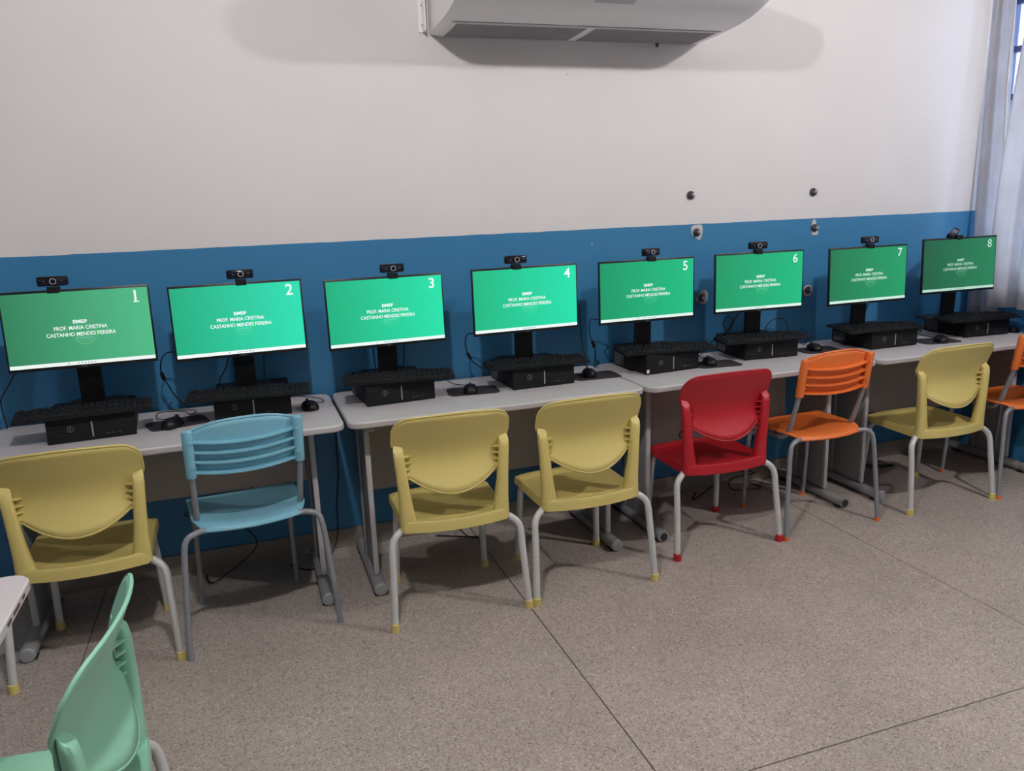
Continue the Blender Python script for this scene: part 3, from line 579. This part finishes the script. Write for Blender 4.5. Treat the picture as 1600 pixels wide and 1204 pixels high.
# ------------------------------------------------------------------ chairs
M_tubeA = mat('pale grey painted tube', (196, 195, 192), .35, .05); M_tubeB = mat('grey painted tube', (138, 140, 145), .38, .15); M_rivet = mat('steel rivet', (150, 150, 150), .35, .7)
def chair_shell(label, x, y, yaw, rgb, nm, group):
    """moulded chair: back shell between two posts rising from the seat, four tube legs with coloured caps"""
    P = mat(nm, rgb, .42, var=.035, scale=6, bump=.05, bscale=200)
    r = empty('plastic_chair', (x, y, 0), math.radians(yaw), label, 'chair', group)
    if nm in _shell:
        for ch in _shell[nm].children: copy_tree(ch, r)
        return r
    _shell[nm] = r
    # --- back
    hw = .217
    def top(u):
        a = abs(u); z = .806-.016*a*a
        if a > .74: t = min(1, (a-.74)/.26); z -= .052*(1-math.sqrt(max(0, 1-t*t)))
        return z
    def bot(u):
        a = abs(u)
        return .502+.060*(a/.84)**2.0 if a < .84 else .562
    def yb(xx, z):
        d = z-.625; return -.150+.70*xx*xx-(.45 if d > 0 else .52)*.05*math.log(math.cosh(d/.05))
    nu, nv = 28, 14; V = []; Fc = []
    for j in range(nv+1):
        for i in range(nu+1):
            u = math.sin((-1+2*i/nu)*PI/2); v = j/nv
            z = bot(u)+(top(u)-bot(u))*v
            # outline narrows a touch towards the top and below the posts
            q_ = min(1, max(0, (z-.640)/.055)); wz = .190+(hw-.190)*q_*q_*(3-2*q_)
            xx = u*wz; V.append((xx, yb(xx, z), z))
    for j in range(nv):
        for i in range(nu):
            a = j*(nu+1)+i; Fc.append((a, a+1, a+nu+2, a+nu+1))
    bk = MB().add(V, Fc)
    edge = [V[j*(nu+1)] for j in range(nv+1)]+[V[nv*(nu+1)+i] for i in range(1, nu+1)]+[V[j*(nu+1)+nu] for j in range(nv-1, -1, -1)]+[V[i] for i in range(nu-1, -1, -1)]
    bo = bk.obj('backrest', P, r, smooth=180); s_ = bo.modifiers.new('thickness', 'SOLIDIFY'); s_.thickness = .008; s_.offset = 0
    MB().tube(edge, .0047, 8).obj('rim', P, bo, smooth=60)
    # --- posts
    for s in (-1, 1):
        rg = []
        for (z, xc_, wx, yc, wy) in ((.366, .175, .068, -.150, .044), (.40, .177, .062, -.150, .046), (.45, .181, .052, -.150, .042), (.52, .187, .044, -.152, .038), (.60, .193, .040, -.152, .034), (.655, .197, .039, -.151, .031), (.676, .198, .036, -.149, .027), (.686, .199, .026, -.142, .016)):
            ring = []
            for j in range(16):
                t = 2*PI*j/16; c, q = math.cos(t), math.sin(t)
                ring.append((s*(xc_+wx/2*abs(c)**.7*(1 if c > 0 else -1)), yc+wy/2*abs(q)**.7*(1 if q > 0 else -1), z+(.012*(q) if z > .65 else 0)))
            rg.append(ring)
        po = MB().rings(rg).obj('back_post', P, r, smooth=50)
        for q in range(4):
            z = .572+q*.024
            MB().rings([[(s*.178, -.160, z), (s*.178, -.136, z), (s*.152, -.142, z-.001)], [(s*.178, -.160, z+.005), (s*.178, -.136, z+.005), (s*.152, -.142, z+.004)]]).obj('rib', P, po, smooth=None)
    # --- seat
    n1, n2 = 18, 18; V = []; 
    def sp(u, v):
        yy = -.168+.378*v; wv = .202-.010*(1-v)**2
        if v > .86: wv -= .03*((v-.86)/.14)**2.2
        xx = u*wv
        yy -= .026*(1-u*u)*(1-v)**3                     # rear edge bows backwards
        yy += .016*(1-u*u)*v**4
        z = .408-.020*math.sin(PI*min(1, .12+v*1.1))*(1-u**4)-.012*(1-u**4)*math.exp(-((v-.2)/.12)**2)+.004*max(0, .12-v)/.12-.020*max(0, (v-.8)/.2)**2-.006*abs(u)**6
        return xx, yy, z
    top_ = [[sp(-1+2*i/n1, j/n2) for i in range(n1+1)] for j in range(n2+1)]
    loop = [(0, i) for i in range(n1+1)]+[(j, n1) for j in range(1, n2+1)]+[(n2, i) for i in range(n1-1, -1, -1)]+[(j, 0) for j in range(n2-1, 0, -1)]
    mb = MB(); base = {}
    for j in range(n2+1):
        for i in range(n1+1): base[(j, i)] = len(mb.v); mb.v.append(top_[j][i])
    for j in range(n2):
        for i in range(n1): mb.f.append((base[(j, i)], base[(j, i+1)], base[(j+1, i+1)], base[(j+1, i)]))
    prev = [base[q] for q in loop]
    for k2, (inf, dz) in enumerate(((1.010, -.004), (1.016, -.012), (1.018, -.044), (.985, -.046), (.97, -.014))):
        cur = []
        for (j, i) in loop:
            p = top_[j][i]; cur.append(len(mb.v)); back = 1 if j == 0 else max(0, 1-j/n2*1.1)
            drop = dz*(.72+.28*back) if k2 < 4 else dz
            mb.v.append((p[0]*inf, (p[1]-.02)*inf+.02, p[2]+drop))
        for q in range(len(loop)): mb.f.append((prev[q], prev[(q+1) % len(loop)], cur[(q+1) % len(loop)], cur[q]))
        prev = cur
    mb.f.append(tuple(prev)); mb.obj('seat', P, r, smooth=50)
    # --- legs
    for s in (-1, 1):
        lg = MB().tube([(s*.260, -.205, .012), (s*.256, -.196, .10), (s*.249, -.180, .24), (s*.246, -.170, .310), (s*.236, -.162, .340), (s*.210, -.150, .362), (s*.17, -.125, .372), (s*.12, -.11, .375), (0, -.10, .375)], .0135, 12, 5).obj('leg', M_tubeA, r)
        MB().lathe([(.0175, 0), (.018, .004), (.0160, .030), (.0140, .032)], c=(s*.260, -.205, 0), seg=16).obj('foot_cap', P, lg)
        lg = MB().tube([(s*.191, .205, .012), (s*.186, .194, .12), (s*.178, .178, .30), (s*.172, .165, .350), (s*.14, .15, .360), (0, .15, .362)], .0135, 12, 5).obj('leg', M_tubeA, r)
        MB().lathe([(.0175, 0), (.018, .004), (.0160, .030), (.0140, .032)], c=(s*.191, .205, 0), seg=16).obj('foot_cap', P, lg)
        MB().tube([(s*.15, -.12, .368), (s*.15, .15, .362)], .011, 10).obj('side_rail', M_tubeA, r)
    return r
_shell = {}; _slat = {}
def chair_slat(label, x, y, yaw, rgb, nm, group):
    """tube-frame school chair: ribbed back on two posts, thin dished seat"""
    P = mat(nm, rgb, .38, var=.035, scale=6, bump=.05, bscale=200)
    r = empty('school_chair', (x, y, 0), math.radians(yaw), label, 'chair', group)
    if nm in _slat:
        for ch in _slat[nm].children: copy_tree(ch, r)
        return r
    _slat[nm] = r
    def yb(xx, z): return -.188+.85*xx*xx-.16*(z-.66)
    # back shell
    nu, nv = 24, 8; V = []; Fc = []
    def outl(u):
        a = abs(u); return .668-.014*(1-u*u), .806+.036*(1-a**2.6)
    for j in range(nv+1):
        for i in range(nu+1):
            u = -1+2*i/nu; b0, t0 = outl(u); z = b0+(t0-b0)*j/nv; xx = .182*u; V.append((xx, yb(xx, z)+.016, z))
    for j in range(nv):
        for i in range(nu): a = j*(nu+1)+i; Fc.append((a, a+1, a+nu+2, a+nu+1))
    bo = MB().add(V, Fc).obj('backrest', P, r, smooth=180); s_ = bo.modifiers.new('thickness', 'SOLIDIFY'); s_.thickness = .007; s_.offset = 0
    edge = [V[j*(nu+1)] for j in range(nv+1)]+[V[nv*(nu+1)+i] for i in range(1, nu+1)]+[V[j*(nu+1)+nu] for j in range(nv-1, -1, -1)]+[V[i] for i in range(nu-1, -1, -1)]
    MB().tube(edge, .0055, 8).obj('rim', P, bo, smooth=60)
    for z in (.662, .702, .738, .775):
        rg = []
        for i in range(21):
            u = -1+2*i/20; xx = .172*u; y_ = yb(xx, z)+.016; zz = z-.012*(1-u*u)
            rg.append([(xx, y_-.024, zz-.004), (xx, y_-.024, zz), (xx, y_, zz+.004), (xx, y_, zz-.006)])
        MB().rings(rg).obj('back_rib', P, bo, smooth=40)
    for s in (-1, 1):
        sl = MB()
        rg = []
        for (z, k) in ((.644, .94), (.648, 1), (.70, 1), (.76, 1), (.808, 1), (.816, .9), (.820, .55)):
            yy = yb(.182, z)-.002
            rg.append([(s*.184+.0185*k*math.cos(2*PI*j/16), yy+.0175*k*math.sin(2*PI*j/16), z) for j in range(16)])
        so = sl.rings(rg).obj('back_sleeve', P, bo, smooth=50)
        for z in (.685, .775): MB().lathe([(.0065, 0), (.0065, .003), (.003, .0045), (.0004, .0046)], c=(s*.178, yb(.182, z)-.017, z), axis='y', seg=12).obj('rivet', P, so)
        # post, side rail and front leg are one bent tube
        MB().tube([(s*.184, yb(.182, .80)-.002, .80), (s*.184, yb(.182, .66)-.002, .66), (s*.183, -.125, .545), (s*.182, -.10, .475), (s*.180, -.06, .435), (s*.178, .0, .430), (s*.177, .10, .430), (s*.178, .155, .420), (s*.180, .178, .38), (s*.184, .192, .20), (s*.187, .205, .006)], .0108, 12, 5).obj('front_leg', M_tubeB, r)
        lg = MB().tube([(s*.266, -.212, .006), (s*.262, -.205, .10), (s*.248, -.190, .30), (s*.238, -.182, .40), (s*.225, -.176, .432), (s*.20, -.17, .444), (s*.16, -.155, .444), (0, -.14, .440)], .0108, 12, 5).obj('rear_leg', M_tubeB, r)
        cm = P if nm.startswith('orange') else M_tubeB
        MB().lathe([(.0125, 0), (.013, .003), (.0120, .018)], c=(s*.266, -.212, 0), seg=14).obj('foot_cap', cm, lg)
        MB().lathe([(.0125, 0), (.013, .003), (.0120, .018)], c=(s*.187, .205, 0), seg=14).obj('foot_cap', cm, lg)
    # seat
    n1, n2 = 20, 20; V = []; Fc = []
    for j in range(n2+1):
        for i in range(n1+1):
            u = -1+2*i/n1; v = j/n2
            yy = -.165+.36*v-.03*(1-u*u)*max(0, 1-v*2.5)
            wv = .196*(1-.17*max(0, 1-v/.28)**2)
            z = .462-.020*math.sin(PI*min(1, v*1.2))*(1-u*u)-.018*max(0, 1-v/.16)**2-.022*max(0, (v-.82)/.18)**2
            V.append((u*wv, yy, z))
    for j in range(n2):
        for i in range(n1): a = j*(n1+1)+i; Fc.append((a, a+1, a+n1+2, a+n1+1))
    so = MB().add(V, Fc).obj('seat', P, r, smooth=180); s_ = so.modifiers.new('thickness', 'SOLIDIFY'); s_.thickness = .009; s_.offset = 1 if False else 0
    MB().tube([V[i] for i in range(n1+1)]+[V[j*(n1+1)+n1] for j in range(1, n2+1)]+[V[n2*(n1+1)+i] for i in range(n1-1, -1, -1)]+[V[j*(n1+1)] for j in range(n2-1, -1, -1)], .0062, 8).obj('seat_rim', P, so, smooth=60)
    return r
YEL = (206, 187, 112); RED = (174, 24, 36); ORA = (226, 116, 52); BLU = (124, 180, 198); GRN = (140, 196, 168)
G1, G2 = 'moulded plastic chairs', 'tube-frame school chairs'
chair_shell('yellow plastic chair in front of the monitor numbered one', -.125, -.433, .3, YEL, 'yellow plastic', G1)
chair_slat('light blue school chair with a ribbed back in front of the monitor numbered two', .405, -.415, 7, BLU, 'light blue plastic', G2)
chair_shell('yellow plastic chair in front of the monitor numbered three', 1.145, -.552, -2.2, YEL, 'yellow plastic', G1)
chair_shell('yellow plastic chair in front of the monitor numbered four, left of the red chair', 1.688, -.558, .6, YEL, 'yellow plastic', G1)
chair_shell('red plastic chair in front of the monitor numbered five', 2.390, -.433, -.6, RED, 'red plastic', G1)
chair_slat('orange school chair with a ribbed back between the red and the yellow chair', 2.935, -.430, 2.2, ORA, 'orange plastic', G2)
chair_shell('yellow plastic chair in front of the last desk, between two orange chairs', 3.654, -.440, 0, YEL, 'yellow plastic', G1)
chair_slat('orange school chair cut off by the right edge of the picture', 4.205, -.448, 0, ORA, 'orange plastic', G2)
chair_shell('mint green plastic chair seen from the side in the near left corner', -.022, -1.850, 84.7, GRN, 'mint green plastic', G1)

# ------------------------------------------------------------------ near table at the left edge
M_wood = mat('worn brown core', (92, 62, 44), .7)
TX1, TY1 = -.052, -1.462
tb = empty('student_table', (TX1-.30, TY1-.22, 0), 0, 'worn pale grey student table beside the mint green chair', 'table')
ox, oy = TX1-.30, TY1-.22
tp = MB().prism(rrect(TX1-.60-ox, TX1-ox, TY1-.45-oy, TY1-oy, .045, 8), .715, .742, .004).obj('table_top', M_top, tb)
for (yy, l) in ((-.16, .05), (-.10, .02), (-.22, .03)): MB().box((TX1-ox+.0002, TY1+yy-oy, .729), (.0012, l, .007)).obj('chipped_edge', M_wood, tp, smooth=None)
for sx in (-1, 1):
    for sy in (-1, 1):
        lg = MB().tube([(sx*.10, sy*.15, .71), (sx*.10, sy*.17, .35), (sx*.10, sy*.185, .01)], .014, 12, 4).obj('leg', M_tubeA, tb)
        MB().lathe([(.018, 0), (.018, .004), (.016, .03)], c=(sx*.10, sy*.185, 0), seg=14).obj('foot_cap', M_cap, lg)
    MB().tube([(sx*.10, -.15, .70), (sx*.10, .15, .70)], .012, 10).obj('side_rail', M_tubeA, tb)
